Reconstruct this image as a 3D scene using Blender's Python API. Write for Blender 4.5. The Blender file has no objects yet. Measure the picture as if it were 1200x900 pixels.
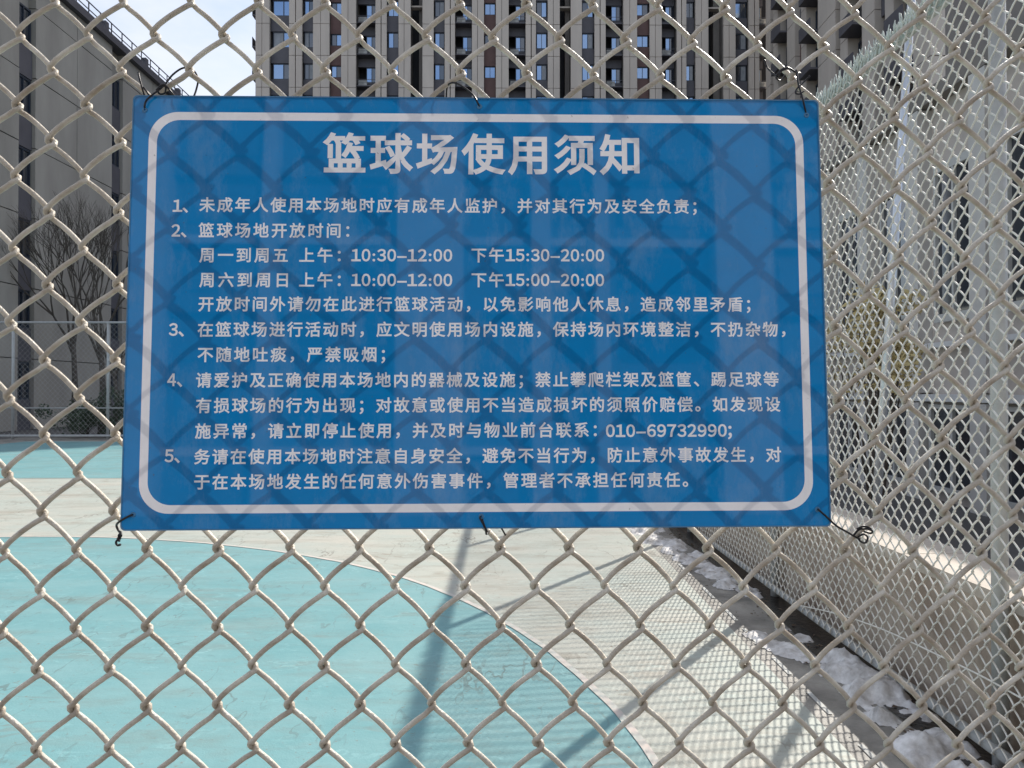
import bpy, bmesh, math, random
from math import sin, cos, pi, radians, hypot
from mathutils import Vector, Matrix
from mathutils.geometry import delaunay_2d_cdt
random.seed(7)
S = bpy.context.scene
COL = S.collection

# ---------------------------------------------------------------- camera
EYE = 1.55
cam_d = bpy.data.cameras.new('camera')
cam_d.sensor_width = 36.0
cam_d.lens = 27.0
cam_d.clip_start = 0.02
cam_d.clip_end = 2000
cam = bpy.data.objects.new('camera', cam_d)
COL.objects.link(cam)
YAW, PITCH = radians(0.57), radians(0.5)
cam.location = (0, 0, EYE)
cam.rotation_euler = (pi/2 + PITCH, 0, -YAW)
S.camera = cam

# ---------------------------------------------------------------- sky and sun
SUN_AZ, SUN_EL = radians(35.2), radians(38.6)      # azimuth from +Y towards +X
w = bpy.data.worlds.new('World'); S.world = w; w.use_nodes = True
wn, wl = w.node_tree.nodes, w.node_tree.links
wn.clear()
wo = wn.new('ShaderNodeOutputWorld'); wb = wn.new('ShaderNodeBackground')
sk = wn.new('ShaderNodeTexSky'); sk.sky_type = 'NISHITA'; sk.sun_disc = False
sk.sun_elevation = SUN_EL; sk.sun_rotation = SUN_AZ; sk.air_density = 1.0; sk.dust_density = 1.6; sk.ozone_density = 1.0
tc = wn.new('ShaderNodeTexCoord'); mp = wn.new('ShaderNodeMapping'); mp.inputs['Scale'].default_value = (1.0, 1.0, 2.6)
mp.inputs['Location'].default_value = (0.35, 0.2, 0.1)
nz = wn.new('ShaderNodeTexNoise'); nz.inputs['Scale'].default_value = 2.1; nz.inputs['Detail'].default_value = 7; nz.inputs['Roughness'].default_value = 0.55
cr = wn.new('ShaderNodeValToRGB'); cr.color_ramp.elements[0].position = 0.36; cr.color_ramp.elements[1].position = 0.66
mx = wn.new('ShaderNodeMix'); mx.data_type = 'RGBA'
mx.inputs[7].default_value = (4.5, 4.65, 5.1, 1)     # sunlit cloud
wl.new(tc.outputs['Generated'], mp.inputs['Vector']); wl.new(mp.outputs[0], nz.inputs['Vector']); wl.new(nz.outputs[0], cr.inputs[0])
wl.new(cr.outputs[0], mx.inputs[0]); wl.new(sk.outputs[0], mx.inputs[6]); wl.new(mx.outputs[2], wb.inputs[0]); wl.new(wb.outputs[0], wo.inputs[0])
wb.inputs[1].default_value = 0.12
sd = bpy.data.lights.new('sun', 'SUN'); sd.energy = 3.1; sd.angle = radians(0.53); sd.color = (1.0, 0.95, 0.87)
sun = bpy.data.objects.new('sun', sd); COL.objects.link(sun)
to_sun = Vector((sin(SUN_AZ)*cos(SUN_EL), cos(SUN_AZ)*cos(SUN_EL), sin(SUN_EL)))
sun.rotation_euler = to_sun.to_track_quat('Z', 'Y').to_euler()
sun.location = to_sun*60
S.view_settings.view_transform = 'Standard'; S.view_settings.look = 'None'; S.view_settings.gamma = 1.0
S.view_settings.exposure = 0.85
S.cycles.max_bounces = 8

# ---------------------------------------------------------------- materials
def mat(name, col, rough=0.7, var=0.0, scale=8.0, col2=None, bump=0.0, bscale=60.0, metal=0.0, spec=0.5, stretch=(1, 1, 1), coat=0.0):
    m = bpy.data.materials.new(name); m.use_nodes = True
    n, l = m.node_tree.nodes, m.node_tree.links
    b = n['Principled BSDF']
    b.inputs['Roughness'].default_value = rough; b.inputs['Metallic'].default_value = metal
    b.inputs['Specular IOR Level'].default_value = spec; b.inputs['Coat Weight'].default_value = coat
    b.inputs['Base Color'].default_value = (*col, 1)
    t = n.new('ShaderNodeTexCoord'); mpp = n.new('ShaderNodeMapping'); mpp.inputs['Scale'].default_value = stretch
    l.new(t.outputs['Object'], mpp.inputs['Vector'])
    if col2 is not None or var:
        nn = n.new('ShaderNodeTexNoise'); nn.inputs['Scale'].default_value = scale; nn.inputs['Detail'].default_value = 6; nn.inputs['Roughness'].default_value = 0.62
        l.new(mpp.outputs[0], nn.inputs['Vector'])
        r = n.new('ShaderNodeValToRGB'); r.color_ramp.elements[0].position = 0.32; r.color_ramp.elements[1].position = 0.68
        c2 = col2 if col2 is not None else tuple(c*(1-var) for c in col)
        r.color_ramp.elements[0].color = (*c2, 1); r.color_ramp.elements[1].color = (*col, 1)
        l.new(nn.outputs[0], r.inputs[0]); l.new(r.outputs[0], b.inputs['Base Color'])
    if bump:
        bn = n.new('ShaderNodeTexNoise'); bn.inputs['Scale'].default_value = bscale; bn.inputs['Detail'].default_value = 5
        l.new(mpp.outputs[0], bn.inputs['Vector'])
        bp = n.new('ShaderNodeBump'); bp.inputs['Strength'].default_value = bump; bp.inputs['Distance'].default_value = 0.01
        l.new(bn.outputs[0], bp.inputs['Height']); l.new(bp.outputs[0], b.inputs['Normal'])
    return m

def mixrgb(n, l, fac, a, b_, blend='MIX'):
    q = n.new('ShaderNodeMix'); q.data_type = 'RGBA'; q.blend_type = blend
    if isinstance(fac, (int, float)): q.inputs[0].default_value = fac
    else: l.new(fac, q.inputs[0])
    for s, v in ((6, a), (7, b_)):
        if isinstance(v, tuple): q.inputs[s].default_value = (*v, 1)
        else: l.new(v, q.inputs[s])
    return q.outputs[2]

def noise(n, l, vec, scale, detail=6, rough=0.6, lo=0.35, hi=0.65, stretch=(1, 1, 1), rot=0.0):
    mpp = n.new('ShaderNodeMapping'); mpp.inputs['Scale'].default_value = stretch; mpp.inputs['Rotation'].default_value = (0, 0, rot)
    l.new(vec, mpp.inputs['Vector'])
    q = n.new('ShaderNodeTexNoise'); q.inputs['Scale'].default_value = scale; q.inputs['Detail'].default_value = detail; q.inputs['Roughness'].default_value = rough
    l.new(mpp.outputs[0], q.inputs['Vector'])
    r = n.new('ShaderNodeMapRange'); r.inputs[1].default_value = lo; r.inputs[2].default_value = hi
    l.new(q.outputs[0], r.inputs[0])
    return r.outputs[0]

def court_mat(name, col, fade, dirt):
    m = bpy.data.materials.new(name); m.use_nodes = True
    n, l = m.node_tree.nodes, m.node_tree.links; b = n['Principled BSDF']
    t = n.new('ShaderNodeTexCoord'); v = t.outputs['Object']
    c = mixrgb(n, l, noise(n, l, v, 0.9, 7, 0.6, 0.3, 0.75), col, fade)
    c = mixrgb(n, l, noise(n, l, v, 3.2, 8, 0.7, 0.44, 0.72, (0.35, 1.0, 1), radians(12)), c, fade)
    st = noise(n, l, v, 1.6, 9, 0.72, 0.50, 0.80, (0.5, 1.7, 1), radians(-8))
    c = mixrgb(n, l, st, c, dirt)
    sp = noise(n, l, v, 38, 3, 0.5, 0.66, 0.74)
    c = mixrgb(n, l, sp, c, dirt)
    # fine wandering scuffs and dust
    for sc_, st_, ro_, w_, cc in ((1.7, (0.3, 1, 1), .3, .010, dirt), (2.6, (1, .35, 1), .9, .007, tuple(x*.55 for x in dirt)), (4.5, (.5, 1, 1), -.4, .012, tuple(min(1, x*1.25) for x in fade))):
        q = noise(n, l, v, sc_, 4, 0.55, 0, 1, st_, ro_)
        sb = n.new('ShaderNodeMath'); sb.operation = 'COMPARE'; sb.inputs[1].default_value = .5; sb.inputs[2].default_value = w_
        l.new(q, sb.inputs[0]); br = noise(n, l, v, 1.3, 5, 0.7, 0.48, 0.62, (1, 1, 1), ro_)
        mu = n.new('ShaderNodeMath'); mu.operation = 'MULTIPLY'; l.new(sb.outputs[0], mu.inputs[0]); l.new(br, mu.inputs[1])
        mu2 = n.new('ShaderNodeMath'); mu2.operation = 'MULTIPLY'; mu2.inputs[1].default_value = .55; l.new(mu.outputs[0], mu2.inputs[0])
        c = mixrgb(n, l, mu2.outputs[0], c, cc)
    gr = noise(n, l, v, 300, 2, 0.6, 0.3, 0.7); c = mixrgb(n, l, gr, mixrgb(n, l, .10, c, (0.02, 0.02, 0.02)), c)
    l.new(c, b.inputs['Base Color']); b.inputs['Roughness'].default_value = 0.62
    h = noise(n, l, v, 9, 6, 0.6, 0.2, 0.8); h2 = noise(n, l, v, 130, 3, 0.6, 0.2, 0.8)
    ad = n.new('ShaderNodeMath'); ad.operation = 'MULTIPLY_ADD'; ad.inputs[1].default_value = 0.25; l.new(h2, ad.inputs[0]); l.new(h, ad.inputs[2])
    bp = n.new('ShaderNodeBump'); bp.inputs['Strength'].default_value = 0.25; bp.inputs['Distance'].default_value = 0.01
    l.new(ad.outputs[0], bp.inputs['Height']); l.new(bp.outputs[0], b.inputs['Normal'])
    return m

def board_mat(name, col, rough, thru):
    # thin translucent plastic sheet with a glossy face
    m = bpy.data.materials.new(name); m.use_nodes = True
    n, l = m.node_tree.nodes, m.node_tree.links; n.remove(n['Principled BSDF']); out = n['Material Output']
    t = n.new('ShaderNodeTexCoord')
    f = noise(n, l, t.outputs['Object'], 22, 7, 0.65, 0.35, 0.8)
    c = mixrgb(n, l, f, col, tuple(min(1, x*0.88+0.004) for x in col))
    dust = noise(n, l, t.outputs['Object'], 16, 9, 0.75, 0.50, 0.95, (1, 1, 0.45)); c = mixrgb(n, l, dust, c, tuple(x*.6+.16 for x in col))
    sp_ = noise(n, l, t.outputs['Object'], 210, 2, 0.5, 0.70, 0.76); c = mixrgb(n, l, sp_, c, tuple(x*.55+.03 for x in col))
    d = n.new('ShaderNodeBsdfDiffuse'); tr = n.new('ShaderNodeBsdfTranslucent'); g = n.new('ShaderNodeBsdfGlossy')
    l.new(c, d.inputs[0]); l.new(c, tr.inputs[0]); g.inputs['Roughness'].default_value = rough
    g.inputs[0].default_value = (1, 1, 1, 1)
    m1 = n.new('ShaderNodeMixShader'); m1.inputs[0].default_value = thru
    l.new(d.outputs[0], m1.inputs[1]); l.new(tr.outputs[0], m1.inputs[2])
    fr = n.new('ShaderNodeFresnel'); fr.inputs[0].default_value = 1.46
    bn = n.new('ShaderNodeTexNoise'); bn.inputs['Scale'].default_value = 5; l.new(t.outputs['Object'], bn.inputs['Vector'])
    bp = n.new('ShaderNodeBump'); bp.inputs['Strength'].default_value = 0.02; bp.inputs['Distance'].default_value = 0.002
    l.new(bn.outputs[0], bp.inputs['Height']); l.new(bp.outputs[0], g.inputs['Normal'])
    m2 = n.new('ShaderNodeMixShader'); l.new(fr.outputs[0], m2.inputs[0]); l.new(m1.outputs[0], m2.inputs[1]); l.new(g.outputs[0], m2.inputs[2])
    l.new(m2.outputs[0], out.inputs[0])
    return m

M = dict(
    board_blue=board_mat('board_blue', (0.004, 0.20, 0.50), 0.03, 0.17),
    board_white=board_mat('board_white', (0.88, 0.86, 0.89), 0.05, 0.12),
    board_edge=mat('board_edge', (0.08, 0.25, 0.45), 0.35, 0.2, 30),
    wire=mat('cream_coated_wire', (0.72, 0.67, 0.57), 0.42, col2=(0.40, 0.33, 0.25), scale=26, bump=0.3, bscale=300),
    wire_side=mat('pale_coated_wire', (0.86, 0.82, 0.74), 0.55, col2=(0.72, 0.68, 0.60), scale=25),
    barb=mat('pale_green_grey_wire', (0.64, 0.68, 0.62), 0.6, 0.25, 30),
    rail=mat('pale_grey_rail', (0.50, 0.51, 0.50), 0.5, 0.25, 12),
    tie=mat('dark_steel_wire', (0.045, 0.042, 0.045), 0.38, 0.5, 90, metal=0.6),
    ground=mat('ground_asphalt', (0.13, 0.125, 0.12), 0.9, 0.45, 0.8, bump=0.5, bscale=40),
    concrete=mat('grey_concrete', (0.36, 0.335, 0.295), 0.6, col2=(0.13, 0.122, 0.108), scale=3.4, bump=0.4, bscale=60),
    foot_strip=mat('dark_brown_strip', (0.035, 0.030, 0.025), 0.22, 0.5, 6, bump=0.5, bscale=30),
    snow=mat('old_snow', (0.84, 0.82, 0.80), 0.7, col2=(0.34, 0.31, 0.28), scale=11, bump=0.4, bscale=45),
    wall=mat('beige_render_wall', (0.52, 0.44, 0.36), 0.85, col2=(0.27, 0.20, 0.15), scale=2.8, bump=0.3, bscale=50),
    coping=mat('pale_coping_stone', (0.52, 0.46, 0.39), 0.8, 0.25, 6, bump=0.3, bscale=60),
    line=mat('mottled_pale_dashes', (0.60, 0.60, 0.56), 0.7, col2=(0.22, 0.225, 0.22), scale=6),
    ring=mat('worn_peach_line', (0.62, 0.52, 0.46), 0.7, col2=(0.42, 0.46, 0.42), scale=11),
    teal=court_mat('teal_court_paint', (0.125, 0.315, 0.330), (0.205, 0.375, 0.38), (0.19, 0.24, 0.215)),
    pale=court_mat('pale_court_paint', (0.49, 0.465, 0.395), (0.38, 0.43, 0.385), (0.27, 0.225, 0.17)),
    stone=mat('beige_stone_cladding', (0.60, 0.53, 0.455), 0.8, col2=(0.50, 0.44, 0.38), scale=0.6, stretch=(1, 1, 0.25)),
    stone_l=mat('weathered_grey_cladding', (0.40, 0.375, 0.33), 0.85, col2=(0.27, 0.25, 0.22), scale=0.35, stretch=(1, 1, .3)),
    dgrey=mat('dark_grey_panel', (0.11, 0.105, 0.118), 0.6, 0.2, 1.0),
    maroon=mat('maroon_panel', (0.15, 0.085, 0.075), 0.7, 0.25, 1.0),
    recess=mat('dark_recess', (0.028, 0.028, 0.032), 0.8, 0.3, 1),
    recess_wall=mat('grey_recess_wall', (0.22, 0.20, 0.18), 0.85, 0.2, 1),
    frame=mat('window_frame_navy', (0.03, 0.04, 0.06), 0.4),
    frame_w=mat('window_frame_pale', (0.5, 0.5, 0.48), 0.5),
    glass=mat('window_glass', (0.30, 0.41, 0.57), 0.08, metal=0.85),
    glass_d=mat('window_glass_dark', (0.015, 0.022, 0.035), 0.06, spec=0.8),
    curtain=mat('pale_curtained_glass', (0.34, 0.36, 0.38), 0.15, 0.3, 3),
    ac=mat('ac_casing', (0.42, 0.42, 0.40), 0.5, 0.2, 3),
    bark=mat('grey_bark', (0.10, 0.085, 0.07), 0.9, 0.4, 12),
    leaf_g=mat('evergreen_leaf', (0.045, 0.075, 0.035), 0.6, 0.4, 5),
    leaf_y=mat('dry_yellow_leaf', (0.55, 0.45, 0.20), 0.7, col2=(0.34, 0.27, 0.12), scale=6),
    brown=mat('dry_twig', (0.13, 0.09, 0.06), 0.9, 0.3, 8),
    villa=mat('pinkish_beige_wall', (0.56, 0.50, 0.45), 0.85, 0.2, 1.0),
    villa2=mat('pale_grey_wall', (0.60, 0.58, 0.55), 0.85, 0.2, 1.0),
    white=mat('white_trim', (0.66, 0.66, 0.66), 0.6, 0.15, 4),
    rearwall=mat('rear_facade', (0.10, 0.097, 0.094), 0.8, 0.2, 0.5),
    rearpier=mat('rear_pier', (0.46, 0.43, 0.43), 0.8, 0.1, 0.5),
    streak_pole=mat('pale_streak_metal', (0.66, 0.70, 0.74), 0.30, 0.1, 20, metal=0.55),
)
# glossy sky-reflecting glass
for k in ('glass_d',):
    M[k].node_tree.nodes['Principled BSDF'].inputs['IOR'].default_value = 1.9

# ---------------------------------------------------------------- mesh helpers
class MB:
    def __init__(s): s.v = []; s.f = []
    def box(s, x0, x1, y0, y1, z0, z1):
        b = len(s.v)
        s.v += [(x0, y0, z0), (x1, y0, z0), (x1, y1, z0), (x0, y1, z0), (x0, y0, z1), (x1, y0, z1), (x1, y1, z1), (x0, y1, z1)]
        s.f += [tuple(b+i for i in q) for q in ((0, 3, 2, 1), (4, 5, 6, 7), (0, 1, 5, 4), (1, 2, 6, 5), (2, 3, 7, 6), (3, 0, 4, 7))]
        return s
    def tube(s, pts, r, n=8, cap=True):
        # parallel-transport tube through pts; r is a number or a list
        P = [Vector(p) for p in pts]; b = len(s.v); m_ = len(P)
        R = r if isinstance(r, (list, tuple)) else [r]*m_
        t = (P[1]-P[0]).normalized()
        nrm = t.orthogonal().normalized()
        for i in range(m_):
            tt = (P[min(i+1, m_-1)]-P[max(i-1, 0)])
            if tt.length < 1e-9: tt = t
            tt = tt.normalized()
            nrm = (nrm - tt*nrm.dot(tt))
            nrm = nrm.normalized() if nrm.length > 1e-6 else tt.orthogonal().normalized()
            bi = tt.cross(nrm)
            for k in range(n):
                a = 2*pi*k/n
                q = P[i] + (nrm*cos(a)+bi*sin(a))*R[i]
                s.v.append(tuple(q))
            if i:
                for k in range(n):
                    k2 = (k+1) % n
                    s.f.append((b+(i-1)*n+k, b+(i-1)*n+k2, b+i*n+k2, b+i*n+k))
        if cap:
            s.f.append(tuple(b+k for k in range(n))[::-1]); s.f.append(tuple(b+(m_-1)*n+k for k in range(n)))
        return s
    def quad(s, a, b_, c, d):
        b = len(s.v); s.v += [tuple(a), tuple(b_), tuple(c), tuple(d)]; s.f.append((b, b+1, b+2, b+3)); return s
    def mesh(s, name, m, smooth=False):
        me = bpy.data.meshes.new(name); me.from_pydata(s.v, [], s.f)
        if smooth:
            me.polygons.foreach_set('use_smooth', [True]*len(me.polygons))
        me.materials.append(M[m] if isinstance(m, str) else m); me.update()
        return me
    def build(s, name, m, parent=None, smooth=False, kind=None, label=None, bevel=0):
        o = bpy.data.objects.new(name, s.mesh(name, m, smooth)); COL.objects.link(o)
        if parent: o.parent = parent
        if kind: o['kind'] = kind
        if label: o['label'] = label
        if bevel:
            bv = o.modifiers.new('bevel', 'BEVEL'); bv.width = bevel; bv.segments = 2; bv.limit_method = 'ANGLE'
        return o

def link(name, me, parent=None, loc=(0, 0, 0), rot=(0, 0, 0), sc=(1, 1, 1), kind=None):
    o = bpy.data.objects.new(name, me); COL.objects.link(o); o.location = loc; o.rotation_euler = rot; o.scale = sc
    if parent: o.parent = parent
    if kind: o['kind'] = kind
    return o

def thing(name, label, cat, loc=(0, 0, 0), group=None, rot=(0, 0, 0)):
    o = bpy.data.objects.new(name, None); COL.objects.link(o); o.location = loc; o.rotation_euler = rot
    o.empty_display_size = 0.2
    o['label'] = label; o['category'] = cat
    if group: o['group'] = group
    return o

def tag(o, label, cat, group=None):
    o['label'] = label; o['category'] = cat
    if group: o['group'] = group
    return o

# ================================================================ SETTING: ground and court
def sheet(name, x0, x1, y0, y1, z, m, kind='structure'):
    return MB().quad((x0, y0, z), (x1, y0, z), (x1, y1, z), (x0, y1, z)).build(name, m, kind=kind)
sheet('ground', -400, 400, -400, 600, 0.0, 'ground')
sheet('concrete_apron', -16, 2.3, -6, 25.5, 0.004, 'concrete')
sheet('court', -14.5, 1.47, 1.35, 23.6, 0.008, 'pale')
# far painted zone of the court
sheet('court_far_zone', -14.5, 1.2, 13.6, 23.4, 0.012, 'teal')
CX, CY, CR = -5.0, 2.49, 5.66
def wob(a): return .010*sin(a*9+1)+.003*sin(a*37)+.002*sin(a*83+2)
def disc(name, r0, r1, z, m, y_min=1.4, n=480):
    b = MB()
    for k in range(n):
        a0, a1 = 2*pi*k/n, 2*pi*(k+1)/n
        p = [(CX+(r+wob(a)*(r > 1))*cos(a), max(y_min, CY+(r+wob(a)*(r > 1))*sin(a)), z) for r, a in ((r0, a0), (r1, a0), (r1, a1), (r0, a1))]
        if max(q[1] for q in p) <= y_min+1e-6: continue
        if r0 < 1e-6: 
            i = len(b.v); b.v += [p[0], p[1], p[2]]; b.f.append((i, i+1, i+2))
        else: b.quad(*p)
    return b.build(name, m, kind='structure')
disc('court_circle', 0.0, CR, 0.012, 'teal')
disc('court_circle_line', CR-0.018, CR+0.022, 0.016, 'ring')
# broken pale dashes on the concrete beside the court
b = MB(); y = 3.0
while y < 12:
    L = random.uniform(0.25, 0.55); x = 1.555+random.uniform(-.006, .006)
    b.quad((x-.012, y, .0085), (x+.012, y, .0085), (x+.014, y+L, .0085), (x-.011, y+L, .0085)); y += L+random.uniform(.15, .4)
b.build('pale_edge_dashes', 'line', kind='structure')
# dark brown strip with a wavy edge at the foot of the side fence
b = MB()
for i in range(60):
    y0 = 1.2+i*0.38
    xa = 1.84+0.03*sin(i*1.3)+random.uniform(-.02, .02); xb = 1.84+0.03*sin((i+1)*1.3)
    if i: xa = xprev
    b.quad((xa, y0, .009), (2.07, y0, .009), (2.07, y0+.38, .009), (xb, y0+.38, .009)); xprev = xb
b.build('foot_strip', 'foot_strip', kind='structure')

# snow patches left along the side fence
from mathutils import noise as mnoise
def snow_patch(label, pts, h, seed, rag=0.35):
    # pts: list of (x, y, radius) blobs
    xs = [p[0] for p in pts]; ys = [p[1] for p in pts]; rm = max(p[2] for p in pts)
    x0, x1, y0, y1 = min(xs)-rm, max(xs)+rm, min(ys)-rm*1.3, max(ys)+rm*1.3
    st = 0.018
    nx, ny = int((x1-x0)/st)+1, int((y1-y0)/st)+1
    V = {}; b = MB()
    def hh(x, y):
        s = max(0, max(1-((x-px)/r)**2-((y-py)/(r*1.25))**2 for px, py, r in pts))
        if s <= 0: return 0
        s = s**0.5
        n1 = mnoise.fractal(Vector((x*5, y*5, seed)), 1, 2, 5)*rag + mnoise.noise(Vector((x*22, y*22, seed+3)))*0.16
        return h*(s*0.55 - 0.24 + n1*1.25)
    for i in range(nx):
        for j in range(ny):
            V[i, j] = hh(x0+i*st, y0+j*st)
    idx = {}
    def vi(i, j):
        if (i, j) not in idx:
            idx[i, j] = len(b.v); b.v.append((x0+i*st, y0+j*st, 0.008+max(-0.003, V[i, j])))
        return idx[i, j]
    for i in range(nx-1):
        for j in range(ny-1):
            if max(V[i, j], V[i+1, j], V[i, j+1], V[i+1, j+1]) > 0:
                b.f.append((vi(i, j), vi(i+1, j), vi(i+1, j+1), vi(i, j+1)))
    o = b.build('snow_patch', 'snow', smooth=True); tag(o, label, 'snow', 'snow patches along the side fence'); o['kind'] = 'stuff'; return o
snow_patch('large dirty snow heap nearest the camera at the foot of the side fence', [(1.93-.05*(k % 3), 4.45-k*.11, .07+.035*(k % 4)) for k in range(13)], .11, 1.0, .55)
snow_patch('thin ragged snow crust on the grey concrete between court and side fence', [(1.60, 4.85, .08), (1.63, 4.68, .09), (1.68, 4.55, .11), (1.72, 4.4, .07), (1.84, 4.75, .06), (1.80, 4.95, .05)], .045, 5.0, .5)
snow_patch('long narrow snow strip further up the foot of the side fence', [(1.86-.0-.05*k*.38+.06*sin(k*2.3), 5.75+k*.16, .07+.012*(k % 5)+.004*k) for k in range(22)], .08, 9.0, .55)
# dead leaves and grit blown against the fence foot
b = MB(); rl = random.Random(5)
for _ in range(900):
    x = 1.95-abs(rl.gauss(0, .20)); y = rl.uniform(2.4, 11)
    if x < 1.5 or (x < 1.8 and rl.random() < .5): continue
    a = rl.uniform(0, pi); L = rl.choice((.004, .006, .008, .014, .020)); W_ = L*rl.uniform(.35, .6); z = .010+rl.random()*.004
    dx, dy = cos(a), sin(a)
    b.quad((x-dx*L, y-dy*L, z), (x+dy*W_, y-dx*W_, z+rl.random()*.006), (x+dx*L, y+dy*L, z+rl.random()*.004), (x-dy*W_, y+dx*W_, z+rl.random()*.008))
o = b.build('leaf_litter', 'brown', kind='stuff'); o['label'] = 'dead leaves and grit along the foot of the side fence'; o['category'] = 'leaf litter'
# ================================================================ the fence plane and the notice board
U = Vector((0.99990566, 0.0135891, 0.0020007)).normalized()
Vv = Vector((-0.00276843, 0.0567144, 0.9983866)).normalized()
N = U.cross(Vv).normalized()                      # points towards the viewer (-Y)
if N.y > 0: N = -N
O_B = Vector((-0.03083596, 0.95, 1.65087147))      # centre of the board
GAP = 0.0165                                      # the mesh hangs this far behind the board
ROTM = Matrix((U, -N, Vv)).transposed()           # local x = U, local y = away from viewer, local z = up the fence
# measured positions come from the photograph by casting them on the board's own plane
_f = Vector((sin(YAW)*cos(PITCH), cos(YAW)*cos(PITCH), sin(PITCH))); _r = Vector((cos(YAW), -sin(YAW), 0)); _u = _r.cross(_f)
def on_plane(px, py, d=0.0):
    ray = _f+_r*((px-600)/900)+_u*((450-py)/900)
    o = O_B+N*d - Vector((0, 0, EYE))
    t = o.dot(N)/ray.dot(N); P = ray*t-(O_B+N*d-Vector((0, 0, EYE)))
    return P.dot(U), P.dot(Vv)

board = thing('notice_board', 'blue notice board with white Chinese court rules tied to the chain link fence', 'sign', O_B)
board.rotation_euler = ROTM.to_euler()
BW, BH = 0.86288, 0.53767

def outlines(s, size, spacing=1.0):
    """closed outline loops of a string in the built-in font"""
    c = bpy.data.curves.new('lettering', 'FONT'); c.body = s; c.size = size; c.fill_mode = 'NONE'; c.space_character = spacing
    c.resolution_u = 3
    o = bpy.data.objects.new('lettering', c); COL.objects.link(o)
    dg = bpy.context.evaluated_depsgraph_get(); e = o.evaluated_get(dg); m = e.to_mesh()
    nxt = {}
    for ed in m.edges: nxt.setdefault(ed.vertices[0], []).append(ed.vertices[1]); nxt.setdefault(ed.vertices[1], []).append(ed.vertices[0])
    co = [(v.co.x, v.co.y) for v in m.vertices]; seen = set(); loops = []
    for v0 in range(len(co)):
        if v0 in seen or len(nxt.get(v0, ())) != 2: continue
        lp = [v0]; seen.add(v0); cur = v0+1 if v0+1 in nxt[v0] else nxt[v0][0]
        while cur not in seen:
            seen.add(cur); lp.append(cur)
            nn = [q for q in nxt[cur] if q not in seen]
            if not nn: break
            cur = nn[0]
        if len(lp) > 2: loops.append([co[i] for i in lp])
    e.to_mesh_clear(); bpy.data.objects.remove(o); bpy.data.curves.remove(c)
    return loops

def area(lp): return sum(lp[i-1][0]*lp[i][1]-lp[i][0]*lp[i-1][1] for i in range(len(lp)))/2
def embolden(loops, d):
    out = []; sg = 1 if sum(area(l) for l in loops) > 0 else -1     # +1: filled side on the left
    for lp in loops:
        p = [lp[0]]
        for q in lp[1:]:
            if hypot(q[0]-p[-1][0], q[1]-p[-1][1]) > 2e-5: p.append(q)
        if hypot(p[0][0]-p[-1][0], p[0][1]-p[-1][1]) < 2e-5: p.pop()
        n = len(p); r = []
        if n < 3: continue
        for i in range(n):
            a, b, c = p[i-1], p[i], p[(i+1) % n]
            d1 = (b[0]-a[0], b[1]-a[1]); d2 = (c[0]-b[0], c[1]-b[1]); l1 = hypot(*d1); l2 = hypot(*d2)
            n1 = (d1[1]/l1*sg, -d1[0]/l1*sg); n2 = (d2[1]/l2*sg, -d2[0]/l2*sg)
            k = 1+n1[0]*n2[0]+n1[1]*n2[1]; k = max(k, .45)
            r.append((b[0]+(n1[0]+n2[0])/k*d, b[1]+(n1[1]+n2[1])/k*d))
        out.append(r)
    return out

def ext(loops):
    xs = [q[0] for l in loops for q in l]; return min(xs), max(xs)
FW = {c: chr(ord('０')+int(c)) for c in '0123456789'}
GL = {}
def placed(s, x0, x1, yc, em, bold):
    """string s with its ink running from pixel x0 to x1 at pixel height yc, on the board's plane"""
    ua, v0 = on_plane(x0, yc); ub, v1 = on_plane(x1, yc); vm = (v0+v1)/2; w_ = ub-ua
    cy = em*0.345
    if all(ch in '0123456789:–；、' for ch in s):
        # digits: set one by one, proportional widths
        wid = {':': .55, '–': 1.05, '；': .7, '、': .8}
        tot = sum(wid.get(ch, 1.0) for ch in s); out = []; adv = w_/(tot-.12) if len(s) > 2 else em*.62; x = ua-adv*.06
        for ch in s:
            g = outlines(FW.get(ch, ch), em); a_, b_ = ext(g); wd = wid.get(ch, 1.0)*adv
            g = embolden(g, bold*1.25)
            if ch == '–': kx = adv*.86/(b_-a_)
            elif ch in FW: kx = min(1.12, adv*.80/(b_-a_)) if ch != '1' else 1.05
            else: kx = 1
            ky = 1.0
            cxx = x+wd/2 if ch not in '；、' else x+wd*.35
            for l in g: out.append([(cxx+(q[0]-(a_+b_)/2)*kx, vm+(q[1]-cy)*ky) for q in l])
            x += wd
        return out
    lo, hi = 0.8, 1.6
    for _ in range(9):
        md = (lo+hi)/2; g = outlines(s, em, md); a_, b_ = ext(g)
        if b_-a_ < w_: lo = md
        else: hi = md
    k = w_/(b_-a_)
    return [[(ua+(q[0]-a_)*k, vm+(q[1]-cy)) for q in l] for l in embolden(g, bold)]

LINES = []
EM, BD = 0.0196, 0.00040
LINES.append(placed('篮球场使用须知', 380, 748, 182, 0.0540, 0.0013))
def row(y, *segs):
    LINES.append([l for s, a, c in segs for l in placed(s, a, c, y, EM, BD)])
row(241.5, ('1、', 203, 225), ('未成年人使用本场地时应有成年人监护，并对其行为及安全负责；', 234, 816))
row(270.5, ('2、', 201, 225), ('篮球场地开放时间：', 233, 409))
row(299.5, ('周一到周五', 234, 337), ('上午：', 351, 399), ('10:30–12:00', 412, 530), ('下午', 553, 590), ('15:30–20:00', 593, 708))
row(328.5, ('周六到周日', 234, 337), ('上午：', 351, 399), ('10:00–12:00', 412, 530), ('下午', 553, 590), ('15:00–20:00', 593, 708))
row(357, ('开放时间外请勿在此进行篮球活动，以免影响他人休息，造成邻里矛盾；', 233, 879))
row(386.5, ('3、', 198, 223), ('在篮球场进行活动时，应文明使用场内设施，保持场内环境整洁，不扔杂物，', 232, 920))
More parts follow.
